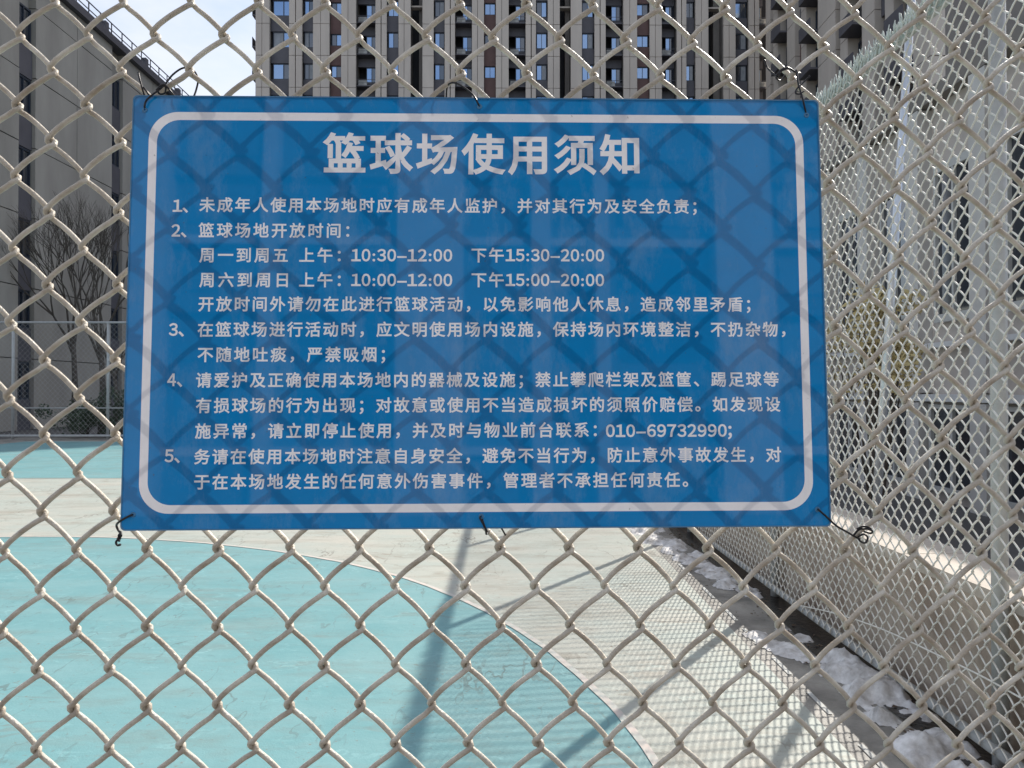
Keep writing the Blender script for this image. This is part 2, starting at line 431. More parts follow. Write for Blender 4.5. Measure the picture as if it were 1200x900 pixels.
row(416, ('不随地吐痰，严禁吸烟；', 232, 451))
row(445.5, ('4、', 196, 221), ('请爱护及正确使用本场地内的器械及设施；禁止攀爬栏架及篮筐、踢足球等', 230, 912))
row(475, ('有损球场的行为出现；对故意或使用不当造成损坏的须照价赔偿。如发现设', 230, 914))
row(505, ('施异常，请立即停止使用，并及时与物业前台联系：', 229, 699), ('010–69732990；', 710, 860))
row(534.5, ('5、', 193, 218), ('务请在使用本场地时注意自身安全，避免不当行为，防止意外事故发生，对', 228, 915))
row(564, ('于在本场地发生的任何意外伤害事件，管理者不承担任何责任。', 228, 806))

def rrect(x0, x1, y0, y1, r, n=10):
    out = []
    for cx_, cy_, a0 in ((x1-r, y1-r, 0), (x0+r, y1-r, pi/2), (x0+r, y0+r, pi), (x1-r, y0+r, 1.5*pi)):
        for k in range(n+1):
            a = a0+pi/2*k/n; out.append((cx_+r*cos(a), cy_+r*sin(a)))
    return out
corners = [on_plane(*p) for p in ((175, 131), (941, 136), (953, 597), (162, 603))]
bx0 = (corners[0][0]+corners[3][0])/2; bx1 = (corners[1][0]+corners[2][0])/2
by1 = (corners[0][1]+corners[1][1])/2; by0 = (corners[2][1]+corners[3][1])/2
BT = 0.0102
outer = rrect(-BW/2, BW/2, -BH/2, BH/2, 0.006, 6)
ringo = rrect(bx0, bx1, by0, by1, 0.036, 14); ringi = rrect(bx0+BT, bx1-BT, by0+BT, by1-BT, 0.028, 14)
# cut lettering, border and ground of the board as one plane without overlaps, band by band
vco, edges = [], []
def add_loop(loop):
    b0 = len(vco); vco.extend(Vector(p) for p in loop); n0 = len(loop)
    edges.extend((b0+i, b0+(i+1) % n0) for i in range(n0))
for lp in (outer, ringo, ringi): add_loop(lp)
GS = 0.0005                       # scanline height
scan = {}
for li, loops in enumerate(LINES):
    for lp in loops:
        add_loop(lp)
        for i in range(len(lp)):
            p, q = lp[i-1], lp[i]
            for g1 in range(int(min(p[1], q[1])//GS), int(max(p[1], q[1])//GS)+1): scan.setdefault(g1, []).append((li, p, q))
def lettering_at(c):
    wn_ = {}
    for li, p, q in scan.get(int(c[1]//GS), ()):
        if (p[1] > c[1]) != (q[1] > c[1]) and c[0] < (q[0]-p[0])*(c[1]-p[1])/(q[1]-p[1])+p[0]:
            wn_[li] = wn_.get(li, 0)+(1 if q[1] > p[1] else -1)
    for li, n0 in wn_.items():
        if n0: return li
    return None
rv, re_, rf, ov, oe, of = delaunay_2d_cdt(vco, edges, [], 0, 1e-8)
def inside(p, poly):
    c = False; n0 = len(poly)
    for i in range(n0):
        (x1, y1), (x2, y2) = poly[i], poly[i-1]
        if (y1 > p[1]) != (y2 > p[1]) and p[0] < (x2-x1)*(p[1]-y1)/(y2-y1)+x1: c = not c
    return c
bins = {}
for f in rf:
    cxy = ((rv[f[0]].x+rv[f[1]].x+rv[f[2]].x)/3, (rv[f[0]].y+rv[f[1]].y+rv[f[2]].y)/3)
    key = lettering_at(cxy)
    if key is None:
        if not (abs(cxy[0]) < BW/2-.02 and abs(cxy[1]) < BH/2-.02) and not inside(cxy, outer): continue
        key = 'panel' if (inside(cxy, ringi) or not inside(cxy, ringo)) else 'ring'
    bins.setdefault(key, []).append(f)
def flat_mesh(name, fl, m, parent):
    mp_, vs, fs = {}, [], []
    for f in fl:
        q = []
        for i in f:
            if i not in mp_: mp_[i] = len(vs); vs.append((rv[i].x, 0.0, rv[i].y))
            q.append(mp_[i])
        a, b_, c = (rv[f[0]], rv[f[1]], rv[f[2]])
        if (b_-a).cross(c-a) < 0: q = q[::-1]
        fs.append(q)
    me = bpy.data.meshes.new(name); me.from_pydata(vs, [], fs); me.materials.append(M[m]); me.update()
    return link(name, me, parent)
flat_mesh('board_panel', bins['panel'], 'board_blue', board)
flat_mesh('border_line', bins['ring'], 'board_white', board)
for li in range(len(LINES)):
    o = flat_mesh('text_line', bins[li], 'board_white', board)
    o['label'] = 'large white title lettering' if li == 0 else 'row of small white lettering'
# rim of the sheet, turned back 4 mm
b = MB(); nO = len(outer)
for k in range(nO):
    a, c = outer[k], outer[(k+1) % nO]
    b.quad((a[0], -.0006, a[1]), (c[0], -.0006, c[1]), (c[0], .004, c[1]), (a[0], .004, a[1]))
    ia = (a[0]*(1-.0016/BW*2), a[1]*(1-.0016/BH*2)); ic = (c[0]*(1-.0016/BW*2), c[1]*(1-.0016/BH*2))
    b.quad((a[0], -.0006, a[1]), (c[0], -.0006, c[1]), (ic[0], -.0006, ic[1]), (ia[0], -.0006, ia[1]))
b.build('board_rim', 'board_edge', board)
# eyelet holes
for px, py in ((170, 129), (562, 125), (945, 135), (156, 603), (564, 605), (958, 597)):
    uu, vv = on_plane(px, py)
    b = MB(); n_ = 14
    for k in range(n_):
        a0, a1 = 2*pi*k/n_, 2*pi*(k+1)/n_
        for r0, r1, d0, d1 in ((.0012, .0030, -.0012, -.0012), (.0030, .0034, -.0012, -.0002), (.0012, .0012, -.0012, .001)):
            b.quad((uu+r0*cos(a0), d0, vv+r0*sin(a0)), (uu+r0*cos(a1), d0, vv+r0*sin(a1)), (uu+r1*cos(a1), d1, vv+r1*sin(a1)), (uu+r1*cos(a0), d1, vv+r1*sin(a0)))
    b.build('eyelet', 'board_edge', board)

# ---------------------------------------------------------------- chain link strands
def strand(j0, j1, hw, zfun, r, seg=6, apex=5, sides=8, par=0, jit=0.0, shear=0.0, seed=0, bow=0.0020, over=0.0002, drop=0.0014, wrap=0.0048, dep=None):
    """One woven wire: zigzags between x=0 and x=hw. par: parity of the nodes on the left column."""
    rnd = random.Random(seed); P = []
    dep = dep or r*1.05
    for j in range(j0, j1+1):
        left = (j % 2) == (par % 2)
        xa = (-over if left else hw+over)+rnd.uniform(-jit, jit)+shear*j
        za = zfun(j)+(drop if left else -drop)+rnd.uniform(-jit, jit)
        # hook: arriving from below, leaving upward. front is -y. '/' runs in front, '\\' behind
        s = 1 if left else -1
        for k in range(apex):
            a = -pi/2+pi*k/(apex-1)
            yy = dep*sin(a)*(-s)
            P.append((xa-s*(cos(a)-0.2)*r*1.25, yy, za+sin(a)*wrap))
        if j < j1:
            xn = (hw+over if left else -over)+shear*(j+1); zn = zfun(j+1)+(-drop if left else drop)
            yy = -dep if left else dep
            sx = 1 if left else -1
            for k in range(1, seg):
                t = k/seg
                x_ = xa+(xn-xa)*t; z_ = za+wrap+(zn-za-2*wrap)*t
                bw = bow*sin(pi*t)*(1.25-0.5*t if left else 0.75+0.5*t)
                # bow away from the slope, upwards
                P.append((x_-sx*bw*0.6, yy, z_+bw*0.80))
    return MB().tube(P, r, sides, True)

HW, I0U, J0V = 0.04303, -0.0250, 0.3090
def zf(j): return J0V+0.04567*j-3.6e-5*j*abs(j) if j > -22 else J0V+0.04567*-22-3.6e-5*-484*-1*-1+0.0477*(j+22)
def zf(j):
    jj = max(-24, min(6, j)); base = J0V+0.0459*jj-3.7e-5*jj*jj
    return base+(j-jj)*(0.0459-7.4e-5*jj)
JB, JT = -41, 30
fence = thing('chain_link_fence', 'near cream chain link fence that carries the blue board', 'fence', O_B - N*GAP)
fence.rotation_euler = ROTM.to_euler()
protos = []
for par in (0, 1):
    for sd_ in range(4):
        protos.append(strand(JB, JT, HW, zf, 0.00335, par=par, jit=0.0012, shear=-0.00052, seed=11*sd_+par).mesh('wire_strand', 'wire', True))
for i in range(-33, 43):
    me = protos[(i % 2)*4+random.randrange(4)]
    o = link('wire_strand', me, fence, (I0U+i*HW+random.uniform(-.0008, .0008), random.uniform(-.0006, .0006), -1.96e-4*i-3.0e-5*max(-14, min(16, i))**2))
zb, zt = zf(JB), zf(JT)
ua, ub = I0U-33*HW-.04, I0U+43*HW+.04
for uu in (ua, ub):
    MB().tube([(uu, .01, zb-.06), (uu, .01, zt+.08)], .030, 16).build('post', 'rail', fence, True)
MB().tube([(ua, .012, zt+.02), (ub, .012, zt+.02)], .021, 14).build('top_rail', 'rail', fence, True)
MB().tube([(ua, .012, zb-.0), (ub, .012, zb-.0)], .021, 14).build('bottom_rail', 'rail', fence, True)

# ---------------------------------------------------------------- tie wires
def smooth_path(pts, n=5):
    P = [Vector(p) for p in pts]; out = []
    for i in range(len(P)-1):
        p0, p1, p2, p3 = P[max(i-1, 0)], P[i], P[i+1], P[min(i+2, len(P)-1)]
        for k in range(n):
            t = k/n
            out.append(0.5*((2*p1)+(p2-p0)*t+(2*p0-5*p1+4*p2-p3)*t*t+(3*p1-p0-3*p2+p3)*t**3))
    out.append(P[-1]); return out
def tie(label, *paths, r=0.0012):
    b = MB(); first = None
    for path in paths:
        pts = []
        for px, py, d in path:
            uu, vv = on_plane(px, py, d)
            p = O_B+N*d+U*uu+Vv*vv
            if first is None: first = p.copy()
            pts.append(p-first)
        b.tube(smooth_path(pts), r, 7)
    o = b.build('tie_wire', 'tie', smooth=True); o.location = first
    tag(o, label, 'wire', 'wire ties holding the notice board'); return o
tie('dark tie wire looped over the mesh at the top left corner of the board',
    [(170, 129, -.003), (169.5, 124, .003), (172, 117, .004), (180, 110, .004), (188, 104, .001), (194, 98, -.006), (203, 87, -.012), (215, 79.5, -.022), (226, 82, -.026), (232, 92, -.026), (230, 105, -.026), (226, 116, -.02)],
    [(183, 106, .002), (188, 101, .003), (194, 102, .001), (193, 109, -.003), (187, 110, -.002), (185, 104, .003), (192, 99, .003), (200, 107, -.002), (205, 114, -.012)],
    [(162, 85, -.002), (164, 94, -.001), (168, 108, -.004), (170, 114, -.01)], [(168, 102, -.003), (173, 109, -.004), (176, 114, -.01)])
tie('single dark tie wire hooked over the mesh at the middle of the top edge',
    [(562, 125, -.003), (560, 121, .003), (555, 112, .003), (546, 104, .0), (537, 98.5, -.003), (529, 97, -.006), (524, 102, -.014), (523, 114, -.022), (523, 124, -.02)])
tie('tangled dark tie wire with coiled ends at the top right corner of the board',
    [(945, 135, -.003), (943, 126, .003), (940, 113, .004), (936, 100, .0), (934, 90, -.003), (933, 82, -.006)],
    [(949, 89, -.004), (941, 97, -.004), (934, 104, .001), (932.5, 109, .003), (937, 110, .003), (942, 107, .001)],
    [(938, 86, -.02), (931, 84, -.003), (926, 80.5, -.002), (918, 82, -.002), (911, 87, -.003), (910, 92, -.008), (915, 94, -.016), (920, 88, -.022)],
    [(930, 83, -.006), (922, 79, -.004), (914, 83, -.001), (912, 90, -.004), (900, 80, -.022), (896, 70, -.026)], r=.00115)
tie('short twisted tie wire ending in a hook at the bottom left corner of the board',
    [(156, 603, -.003), (153, 604, .003), (145, 608, .003), (139, 612, -.001), (136.5, 616, -.008), (139, 622, -.010), (142, 625, -.006)],
    [(142, 624, -.006), (139, 628, -.002), (141, 631, -.006), (137.5, 633, -.003), (136, 636, -.003), (138, 639, -.003), (141.5, 638, -.003)],
    [(141, 623, -.008), (142, 628, -.003), (138, 631, -.006), (140, 634, -.003)], r=.0014)
tie('short dark tie wire poking out below the middle of the bottom edge',
    [(564, 605, -.003), (562.5, 607, .003), (566, 614, .003), (569, 621, -.002), (570, 626, -.004), (574, 622, -.012)],
    [(565, 608, .002), (568, 617, .002), (571, 623, -.003)],
    [(586, 616, -.012), (590, 623, -.010), (594.5, 631, -.012)], r=.0011)
tie('long tie wire running to a coiled knot at the bottom right corner of the board',
    [(958, 596, -.003), (960, 598, .003), (968, 605, .003), (980, 616, -.002), (992, 623, -.006), (1002, 629, -.008), (1008, 632, -.008)],
    [(1000, 628, -.006), (1006, 621, -.004), (1014, 619.5, -.004), (1022, 622, -.006), (1020, 625, -.012), (1009, 622, -.018), (1004, 627, -.016), (1008, 634, -.008), (1014, 636, -.004), (1017, 630, -.006), (1012, 626, -.010), (1006, 629, -.006)],
    [(1004, 620, -.004), (1013, 616.5, -.003), (1021, 620, -.008)], r=.0013)

# ================================================================ side fence
FX = 1.98
side = thing('chain_link_fence', 'tall pale side fence of fine mesh running away on the right', 'fence', (FX, 0, 0))
def zs(j): return 0.09+0.0463*j
JS = 70
sp = [strand(0, JS, HW, zs, 0.0040, seg=3, apex=2, sides=5, par=par, jit=0.0014, seed=3*par+q, bow=.0022).mesh('wire_strand', 'wire_side', True) for par in (0, 1) for q in (0, 1)]
Y0 = 1.02
nnear = 166
for i in range(nnear):
    me = sp[(i % 2)*2+random.randrange(2)]
    link('wire_strand', me, side, (random.uniform(-.002, .002)-.012, Y0+i*HW, 0), (0, 0, pi/2))
# the far stretch, too fine to pick apart
b = MB(); yy = Y0+nnear*HW; i = nnear
while yy < 24.3:
    P = []
    for j in range(JS+1):
        left = (j % 2) == (i % 2)
        P.append((-.012+(.003 if left else -.003), yy+(-.002 if left else HW+.002), zs(j)))
    b.tube(P, .0034, 3, False); yy += HW; i += 1
b.build('far_mesh', 'wire_side', side, kind='stuff')
ztop = zs(JS)
MB().tube([(.03, Y0-.05, ztop+.012), (.03, 24.4, ztop+.012)], .036, 12).build('top_rail', 'barb', side, True)
MB().tube([(.022, Y0-.05, .085), (.022, 24.4, .085)], .024, 12).build('bottom_rail', 'rail', side, True)
py_ = 3.14
ys = [1.0]+[3.14+2.63*k for k in range(9)]
for yq in ys:
    b = MB(); b.tube([(.055, yq, 0), (.055, yq, ztop+.03)], .032, 14); b.build('post', 'rail', side, True)
# twisted wire ends standing above the top rail
b = MB()
for i in range(int((24.3-Y0)/HW)):
    yq = Y0+i*HW; near = yq < 9
    for s_ in ((-1.6, -.7, .7, 1.6) if near else (1,)):
        lx = random.uniform(-.012, .012)+s_*.008; ly = random.uniform(-.016, .016)
        hgt = random.uniform(.055, .10)
        pts = [(-.012, yq, ztop-.02), (-.006+lx*.4, yq+ly*.3+.005*s_, ztop+hgt*.45), (-.002+lx, yq+ly-.004*s_, ztop+hgt*.8), (lx*1.3, yq+ly*1.7, ztop+hgt*1.1)]
        b.tube(pts, [.0042, .0046, .004, .0022], 5 if near else 3)
        if near:
            b.tube([(.004, yq+.012*s_, ztop-.03), (.018, yq-.006*s_, ztop+.02), (.012+lx, yq+.008*s_+ly, ztop+.06*random.uniform(.7, 1.2))], [.0042, .0042, .0024], 4)
b.build('twisted_wire_ends', 'barb', side, True, kind='stuff')
# slack tension wire near the foot
pts = [(-.02, 2.2+k*.35, .13+.16*max(0, 1-abs((2.2+k*.35)-3.9)/1.6)) for k in range(16)]
MB().tube(smooth_path([( -.015, 5.2, .10), (-.02, 4.6, .22), (-.02, 4.0, .31), (-.02, 3.4, .36), (-.015, 3.0, .38), (-.01, 2.2, .38)]), .004, 6).build('tension_wire', 'wire_side', side, True)

# ================================================================ low wall behind the side fence
lw = thing('garden_wall', 'low beige rendered wall behind the right side fence', 'wall', (2.1, 0, 0))
MB().box(0, .30, 0.4, 24.2, 0, .645).build('wall_body', 'wall', lw)
y = 0.4; cop = []
while y < 24.1:
    L = min(1.2, 24.2-y)
    o = MB().box(-.025, .34, y+.004, y+L-.004, .645, .70+random.uniform(-.002, .002)).build('coping_stone', 'coping', lw); y += L
# bright streak built as a pale leaning post between wall and building
pl = thing('streak_pole', 'pale leaning post standing in for a bright streak behind the right side fence', 'streak_pole', (2.76, 5.7, 0))
MB().tube([(-.04, 0, 0), (.30, 0, 4.6)], [.034, .028], 20).build('shaft', 'streak_pole', pl, True)
MB().tube([(-.04, 0, 0), (-.037, 0, .05)], .09, 16).build('base_flange', 'rail', pl, True)
MB().tube([(.30, 0, 4.6), (.304, 0, 4.66)], .05, 16).build('cap', 'streak_pole', pl, True)

# ================================================================ windows and far buildings
def frame_mesh(cols, name='window_frame', m='frame', t=.05, asp=1.0):
    b = MB(); tx = t
    b.box(0, 1, 0, 1, 0, t*asp); b.box(0, 1, 0, 1, 1-t*asp, 1); b.box(0, tx, 0, 1, t*asp, 1-t*asp); b.box(1-tx, 1, 0, 1, t*asp, 1-t*asp)
    for c in cols: b.box(c-tx/2, c+tx/2, 0.02, .98, t*asp, 1-t*asp)
    return b.mesh(name, m)
def pane_mesh(x0, x1, m): return MB().box(x0, x1, .4, .6, .05, .95).mesh('pane', m)
WK = {}
def window(parent, x0, x1, y, z0, z1, cols=(.6,), dark=(1,), axis='x', m='frame', cur=()):
    """window > panes. axis 'x': faces -Y at depth y; 'yneg': lies in the plane X=y and faces -X"""
    key = (cols, dark, m, cur)
    if key not in WK:
        edges = [0.04]+list(cols)+[.96]
        WK[key] = (frame_mesh(cols, 'window', m), [pane_mesh(edges[i]+.02, edges[i+1]-.02, 'glass_d' if i in dark else ('curtain' if i in cur else 'glass')) for i in range(len(edges)-1)])
    fm, pm = WK[key]
    if axis == 'x': o = link('window', fm, parent, (x0, y, z0), (0, 0, 0), (x1-x0, .12, z1-z0))
    else: o = link('window', fm, parent, (y, x1, z0), (0, 0, -pi/2), (x1-x0, .12, z1-z0))
    for q in pm: link('pane', q, o)
    return o

ac_me = None
def ac_mesh():
    b = MB(); b.box(0, .8, 0, .32, 0, .55)
    n_ = 14
    for k in range(n_):
        a0, a1 = 2*pi*k/n_, 2*pi*(k+1)/n_
        b.quad((.3+.2*cos(a0), -.02, .28+.2*sin(a0)), (.3+.2*cos(a1), -.02, .28+.2*sin(a1)), (.3+.23*cos(a1), -.005, .28+.23*sin(a1)), (.3+.23*cos(a0), -.005, .28+.23*sin(a0)))
    for k in range(5): b.box(.12, .48, -.025, -.008, .12+k*.08, .135+k*.08)
    return b.mesh('ac_unit', 'ac')
ac_me = ac_mesh()

TY, FL, NF = 72.0, 3.0, 19
tw = thing('apartment_tower', 'tall beige apartment tower with maroon and dark grey window bays behind the court', 'building', (0, TY, 0))
BAYS = [(300, 316, 'P'), (316, 339, 'G'), (339, 346, 'P'), (347, 354, 'P'), (354, 367, 'g'), (367, 386, 'P'), (386, 400, 'M'), (400, 417, 'P'), (417, 440, 'A'),
        (440, 446, 'P'), (447, 453, 'P'), (453, 467, 'g'), (467, 481, 'P'), (481, 495, 'D'), (495, 508, 'P'), (508, 521, 'g'), (521, 527, 'P'), (528, 533, 'P'), (533, 553, 'A'),
        (553, 567, 'P'), (567, 581, 'M'), (581, 596, 'P'), (596, 616, 'A'), (616, 622, 'P'), (623, 628, 'P'), (628, 642, 'g'), (642, 656, 'P'), (656, 669, 'D'), (669, 682, 'P'),
        (682, 697, 'g'), (697, 703, 'P'), (704, 710, 'P'), (710, 731, 'A'), (731, 747, 'P'), (747, 762, 'M'), (762, 776, 'P'), (776, 794, 'A'), (794, 799, 'P'), (800, 805, 'P'),
        (805, 816, 'g'), (816, 831, 'P'), (831, 849, 'D'), (849, 863, 'P'), (863, 879, 'g'), (879, 885, 'P'), (886, 891, 'P'), (891, 900, 'A')]
def tx(px): return (px-591)*TY/900
# floor f spans z from ZB+f*FL; window tops tuned to the photographed rows
ZB = -0.04
VIS = range(9, 14)
Htop = ZB+NF*FL
bm_hidden = {k: MB() for k in ('stone', 'dgrey', 'maroon', 'glassx')}
MB().box(tx(300), tx(900)+1.5, 2.2, 15, 0, Htop).build('core_wall', 'recess', tw)
for x0p, x1p, t in BAYS:
    x0, x1 = tx(x0p), tx(x1p)
    if t == 'P':
        # stone pilaster: courses of cladding panels with open joints
        MB().box(x0+.06, x1-.06, .12, 2.2, 0, Htop).build('pilaster', 'recess_wall', tw)
        bm_hidden['stone'].box(x0, x1, -.2, .12, 0, ZB+VIS[0]*FL-.04)
        bm_hidden['stone'].box(x0, x1, -.2, .12, ZB+(VIS[-1]+1)*FL, Htop+1.2)
        for f in VIS:
            wdt = x1-x0
            if wdt > 1.1:
                xm = x0+wdt*.46
                for a, c in ((x0, xm-.02), (xm+.02, x1)):
                    MB().box(a, c, -.2+random.uniform(-.01, .01), .12, ZB+f*FL, ZB+(f+1)*FL-.045).build('stone_panel', 'stone', tw)
            else:
                MB().box(x0, x1, -.2, .12, ZB+f*FL, ZB+(f+1)*FL-.045).build('stone_panel', 'stone', tw)
    elif t in 'GgM':
        pm = 'maroon' if t == 'M' else 'dgrey'
        yb = .35
        wz0, wz1 = (.95, 2.45) if t != 'M' else (1.15, 2.25)
        for f in range(NF):
            z = ZB+f*FL
            if f in VIS:
                MB().box(x0, x1, yb, .8, z+wz1-FL+.02, z+wz0-.02).build('spandrel', pm, tw)
                if t == 'G': window(tw, x0+.15, x1-.05, .42, z+wz0, z+wz1, (.62,), random.choice(((1,), (1,), ())), cur=random.choice(((), (), (0,))))
                elif t == 'M': window(tw, x0+.06, x1-.06, .42, z+wz0, z+wz1, (.5,), random.choice(((), (), (0,), (1,))), cur=random.choice(((), (), (1,))))
                else: window(tw, x0+.08, x1-.08, .42, z+wz0, z+wz1, (.5,), random.choice(((1,), (0,), ())), cur=random.choice(((), (0,), (1,))))
            else:
                bm_hidden[pm].box(x0, x1, yb, .8, z+wz1-FL+.02, z+wz0-.02)
                bm_hidden['glassx'].box(x0+.08, x1-.08, .5, .7, z+wz0, z+wz1)
    elif t == 'A':
        xm = x0+(x1-x0)*.42
        for f in range(NF):
            z = ZB+f*FL
            if f in VIS:
                MB().box(x0, x1, 1.0, 1.3, z-.6, z+.9).build('spandrel', 'dgrey', tw)
                window(tw, xm, x1-.05, 1.05, z+.92, z+2.38, (.5,), (1,))
                MB().box(x0+.02, x1-.02, .1, 1.0, z+.22, z+.32).box(x0+.02, x1-.02, .12, .15, z+.85, z+.89).box(x0+.02, x1-.02, .12, .14, z+.58, z+.6).build('balcony_ledge', 'dgrey', tw)
                if random.random() < .75: link('ac_unit', ac_me, tw, (x0+.15, .35, z+.33))
            else:
                bm_hidden['dgrey'].box(x0, x1, 1.0, 1.3, z-.6, z+.9)
                bm_hidden['glassx'].box(xm, x1-.05, 1.1, 1.25, z+.92, z+2.38)
    elif t == 'D':
        MB().box(x1-(x1-x0)*.42, x1, 1.2, 2.2, 0, Htop).build('recess_wall', 'recess_wall', tw)
        for f in VIS:
            if f in (12,): MB().box(x0, x1, .5, 1.1, ZB+f*FL+1.9, ZB+f*FL+2.05).build('cross_beam', 'stone', tw)
bm_hidden['stone'].build('upper_and_lower_cladding', 'stone', tw, kind='stuff')
bm_hidden['dgrey'].build('grey_spandrels', 'dgrey', tw, kind='stuff')
bm_hidden['maroon'].build('maroon_spandrels', 'maroon', tw, kind='stuff')
bm_hidden['glassx'].build('far_windows', 'glass', tw, kind='stuff')
MB().box(tx(300)-.3, tx(900)+.3, -.4, 15.3, Htop+1.2, Htop+1.6).build('roof', 'stone', tw)
for f in VIS:                                   # little ledges on the left corner
    MB().box(tx(300)-.45, tx(300), .2, 1.1, ZB+f*FL+.9, ZB+f*FL+1.0).box(tx(300)-.45, tx(300)-.42, .2, 1.1, ZB+f*FL+1.0, ZB+f*FL+1.9).build('corner_ledge', 'dgrey', tw)

# wing of the same estate on the right, facing the court
WX = 24.9
wg = thing('apartment_wing', 'grey beige apartment block with stacked dark balconies at the right end of the tower', 'building', (WX, 44, 0))
def wing_section(y0, y1, top, floors, first):
    MB().box(.6, 7, y0, y1, 0, top).build('core_wall', 'recess_wall', wg)
    y = y0; k = 0
    pat = [('P', 1.9), ('B', 2.3), ('P', 1.1), ('W', 1.4), ('P', 1.8), ('B', 2.2), ('P', 1.2), ('D', .8)]
    while y < y1-.3:
        t, L = pat[k % len(pat)]; L = min(L, y1-y); k += 1
        if t == 'P':
            b = MB()
            for f in range(floors): b.box(-.25, .6, y, y+L, ZB+f*FL, ZB+(f+1)*FL-.05)
            b.build('pilaster', 'stone', wg)
        elif t == 'D':
            MB().box(.5, .62, y, y+L, 0, top).build('recess', 'recess', wg)
        else:
            for f in range(floors):
                z = ZB+f*FL
                if f < first: continue
                if t == 'B':
                    MB().box(-.9, .55, y+.03, y+L-.03, z-.12, z+.04).box(-.9, -.82, y+.03, y+L-.03, z+.04, z+.95).build('balcony', 'dgrey', wg)
                    window(wg, y+.2, y+L-.2, .42, z+.1, z+2.45, (.33, .66), (0, 2), 'y')
                else:
                    MB().box(.2, .55, y+.01, y+L-.01, z-.55, z+.93).build('spandrel', 'maroon' if f % 7 == 3 else 'dgrey', wg)
                    window(wg, y+.1, y+L-.1, .40, z+.95, z+2.42, (.5,), (0,), 'y')
        y += L
wing_section(0, 14, 33, 11, 2)
wing_section(14, 27.9, 42, 14, 4)
# low building behind the side fence
vb = thing('low_building', 'low pinkish beige building with pale trim seen through the side fence', 'building', (6.0, 6.5, 0))
MB().box(.15, 6, 0, 15, 0, 5.6).build('wall', 'villa', vb)
MB().box(-.05, 6.2, -.15, 15.15, 5.6, 5.8).build('roof_slab', 'recess_wall', vb)
MB().box(-.02, .15, 0, 15, 1.40, 1.50).build('white_band', 'white', vb)
MB().box(-.01, .15, 0, 15, 2.15, 2.22).build('white_band', 'white', vb)
y = .2; k = 0
while y < 14:
    window(vb, y, y+1.1, .05, .15, 1.36, (.5,), (0, 1), 'y', 'frame_w')
    window(vb, y+.05, y+.95, .05, 2.5, 4.7, (.5,), (0, 1), 'y', 'frame_w')
    MB().box(-.06, .16, y+1.16, y+1.5, 1.52, 5.58).build('pilaster', 'villa2', vb)
    MB().box(-.06, .16, y+1.16, y+1.5, 0, 1.38).build('pilaster', 'villa2', vb)
    y += 1.55; k += 1

# left building, seen along its facade
LX = -18.7
lb = thing('grey_building', 'long grey building with a dark window strip and roof railing at the left edge', 'building', (LX, 26.5, 0))
LH = 18.0
MB().box(-12, -.3, 0, 27, 0, LH).build('wall', 'stone_l', lb)
strips = [(3.2, 4.2), (10.2, 11.2), (17.6, 18.6), (24, 25)]
py0 = 0
segs = []
for a, c in strips: segs.append((py0, a)); py0 = c
segs.append((py0, 27))
for a, c in segs:
    z = 0
    while z < LH-.1:
        z1 = min(z+2.8, LH)
        n_ = max(1, round((c-a)/3.2)); st = (c-a)/n_
        for q in range(n_):
            MB().box(-.3, random.uniform(-.006, .006), a+q*st+.02, a+(q+1)*st-.02, z+.02, z1-.02).build('wall_panel', 'stone_l', lb)
        z = z1
for a, c in strips:
    for f in range(6):
        z = .3+f*2.8
        MB().box(-.28, -.12, a+.01, c-.01, z-.4, z+.9).build('spandrel', 'dgrey', lb)
        window(lb, a+.05, c-.05, 0, z+.9, min(z+2.38, LH), (.5,), (0, 1), 'x').matrix_local = Matrix.Translation((-.15, a+.05, z+.9)) @ Matrix.Rotation(pi/2, 4, 'Z') @ Matrix.Diagonal((c-a-.1, .12, 1.48, 1))
MB().box(-12.2, .25, -.2, 27.2, LH, LH+.35).build('roof_edge', 'dgrey', lb)
b = MB()
for k in range(28):
    y = k*1.0; b.box(.02, .06, y, y+.04, LH+.35, LH+1.0)
    if k % 4 == 1: b.box(-.1, .14, y+.3, y+.6, LH+.35, LH+.8)
b.box(.02, .06, 0, 27, LH+.98, LH+1.02).box(.02, .06, 0, 27, LH+.66, LH+.69)
b.build('roof_railing', 'dgrey', lb)

# far end fence of the court
ff = thing('court_end_fence', 'grey post and rail mesh fence at the far end of the court', 'fence', (0, 24.5, 0))
b = MB(); x = -16.0; i = 0
while x < FX-.1:
    P = [((x+(0 if (j+i) % 2 else .08)), 0, .1+j*.085) for j in range(43)]
    b.tube(P, .0035, 3, False); x += .08; i += 1
b.build('wire_mesh', 'rail', ff, kind='stuff')
for k in range(7):
    MB().tube([(-15.6+3.0*k, .04, 0), (-15.6+3.0*k, .04, 3.75)], .045, 10).build('post', 'rail', ff, True)
for z, r in ((3.72, .035), (.12, .04), (1.0, .02)):
    MB().tube([(-16, .02, z), (FX-.05, .02, z)], r, 10).build('rail', 'rail', ff, True)

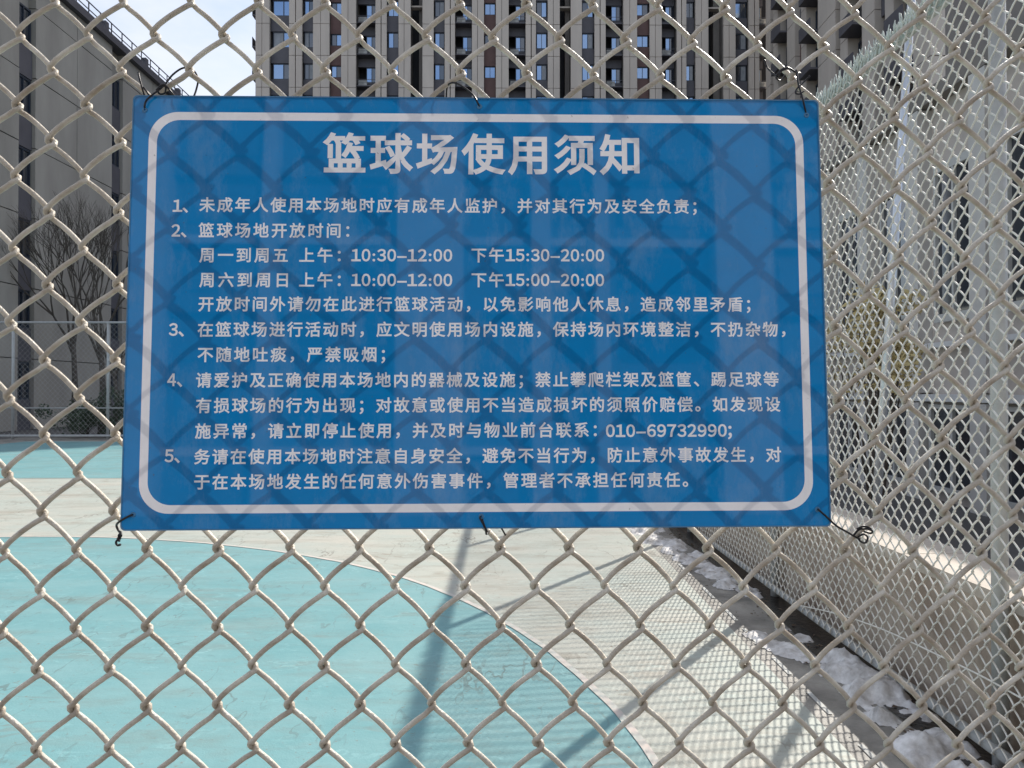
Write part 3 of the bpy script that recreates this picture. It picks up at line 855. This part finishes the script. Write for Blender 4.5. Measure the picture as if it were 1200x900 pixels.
# bare trees and shrubs beyond the far fence
def bare_tree(x, y, h, seed, label, spread=.5):
    rnd = random.Random(seed)
    t = thing('bare_tree', label, 'tree', (x, y, 0), 'bare winter trees beyond the far fence')
    tr = MB(); br = MB()
    tr.tube([(0, 0, 0), (.05, 0, h*.2), (-.04, .03, h*.4)], [h*.016, h*.013, h*.010], 8)
    def grow(p, d, L, r, dep):
        if dep == 0 or r < .003: return
        q = p+d*L*.5+Vector((rnd.uniform(-.05, .05), rnd.uniform(-.05, .05), 0))*L; e = p+d*L
        br.tube([p, q, e], [r, r*.8, r*.6], 5 if dep > 2 else 3, False)
        for _ in range(rnd.choice((2, 3, 3))):
            nd = (d+Vector((rnd.uniform(-spread, spread), rnd.uniform(-spread, spread), rnd.uniform(.0, .45)))).normalized()
            grow(e, nd, L*rnd.uniform(.62, .85), r*.6, dep-1)
    for _ in range(4):
        grow(Vector((-.04, .03, h*.4*rnd.uniform(.8, 1))), Vector((rnd.uniform(-.5, .5), rnd.uniform(-.5, .5), 1)).normalized(), h*.2, h*.007, 6)
    tr.build('trunk', 'bark', t, True); br.build('crown', 'bark', t, True)
bare_tree(-14.3, 27.4, 8.0, 3, 'bare tree with many thin upright branches against the left building')
bare_tree(-13.1, 26.0, 5.5, 8, 'smaller bare tree just behind the far fence at the left')
bare_tree(-17.0, 30.5, 8.5, 12, 'bare tree furthest back beside the left building')
def shrub(x, y, h, r, m, seed, label, n_=900, leaf=.06, z0=.15, group=None, cat='shrub', name='shrub'):
    rnd = random.Random(seed); t = thing(name, label, cat, (x, y, 0), group)
    b = MB(); st = MB()
    cl = [(rnd.gauss(0, r*.42), rnd.gauss(0, r*.42), z0+rnd.random()*(h-z0), r*rnd.uniform(.25, .5)) for _ in range(16)]
    for c in cl: st.tube([(0, 0, 0), (c[0]*.4, c[1]*.4, c[2]*.5), (c[0], c[1], c[2])], [.02, .012, .004], 4, False)
    for _ in range(n_):
        c = rnd.choice(cl); d = Vector((rnd.gauss(0, 1), rnd.gauss(0, 1), rnd.gauss(0, 1))).normalized()*c[3]*rnd.random()**.4
        p = Vector(c[:3])+d; a = Vector((rnd.gauss(0, 1), rnd.gauss(0, 1), rnd.gauss(0, 1))).normalized(); bb = a.orthogonal().normalized()
        s = leaf*rnd.uniform(.6, 1.3)
        b.quad(p-a*s*.5, p+bb*s*.25, p+a*s*.5, p-bb*s*.25)
    b.build('foliage', m, t); st.build('stems', 'bark', t)
SG = 'evergreen shrubs beyond the far fence'
shrub(-12.6, 25.4, 1.5, .9, 'leaf_g', 1, 'dark round evergreen shrub behind the far fence beside the board edge', 2500, .09, group=SG)
shrub(-13.9, 25.7, 1.2, .9, 'leaf_g', 2, 'low evergreen shrub left of the rounder one behind the far fence', 2200, .09, group=SG)
shrub(-11.0, 25.6, 1.3, .9, 'leaf_g', 3, 'evergreen shrub behind the far fence hidden towards the board', 1500, .09, group=SG)
shrub(3.95, 8.1, 2.55, .55, 'leaf_y', 5, 'yellow brown dry shrub seen through the right side fence', 1300, .085, 1.7)
shrub(4.3, 8.9, 2.2, .5, 'leaf_y', 6, 'smaller dry yellow shrub behind the taller one at the right', 700, .08, 1.5)

# ================================================================ building behind the viewer, lit by the sun and mirrored in the board
rb = thing('rear_building', 'sunlit building with pale piers behind the viewer mirrored in the glossy board', 'building', (1.5, -30, 0))
MB().box(-34, 34, -12, -.5, 0, 27).build('wall', 'rearwall', rb)
for a, c in ((-30, -27), (-23.5, -21), (-17, -14.8), (-10.9, -10.3), (-5.2, -2.4), (.5, 1.3), (3.2, 3.8), (8.4, 10.9), (16, 18), (23, 26)):
    MB().box(a, c, -.5, .3, 0, 27).build('pier', 'rearpier', rb)
for f in range(9):
    z = 2.4+f*3.0
    MB().box(-34, 34, -.5, -.2, z, z+.35).build('floor_band', 'rearpier' if f % 3 == 0 else 'rearwall', rb)
    for a, c in ((-26.6, -24), (-20.5, -17.5), (-14.3, -11.3), (-9.6, -5.8), (1.6, 2.9), (4.3, 7.8), (11.4, 15), (18.6, 22.4)):
        MB().box(a, c, -.5, -.42, z+1.0, z+2.6).build('window', 'glass_d', rb)
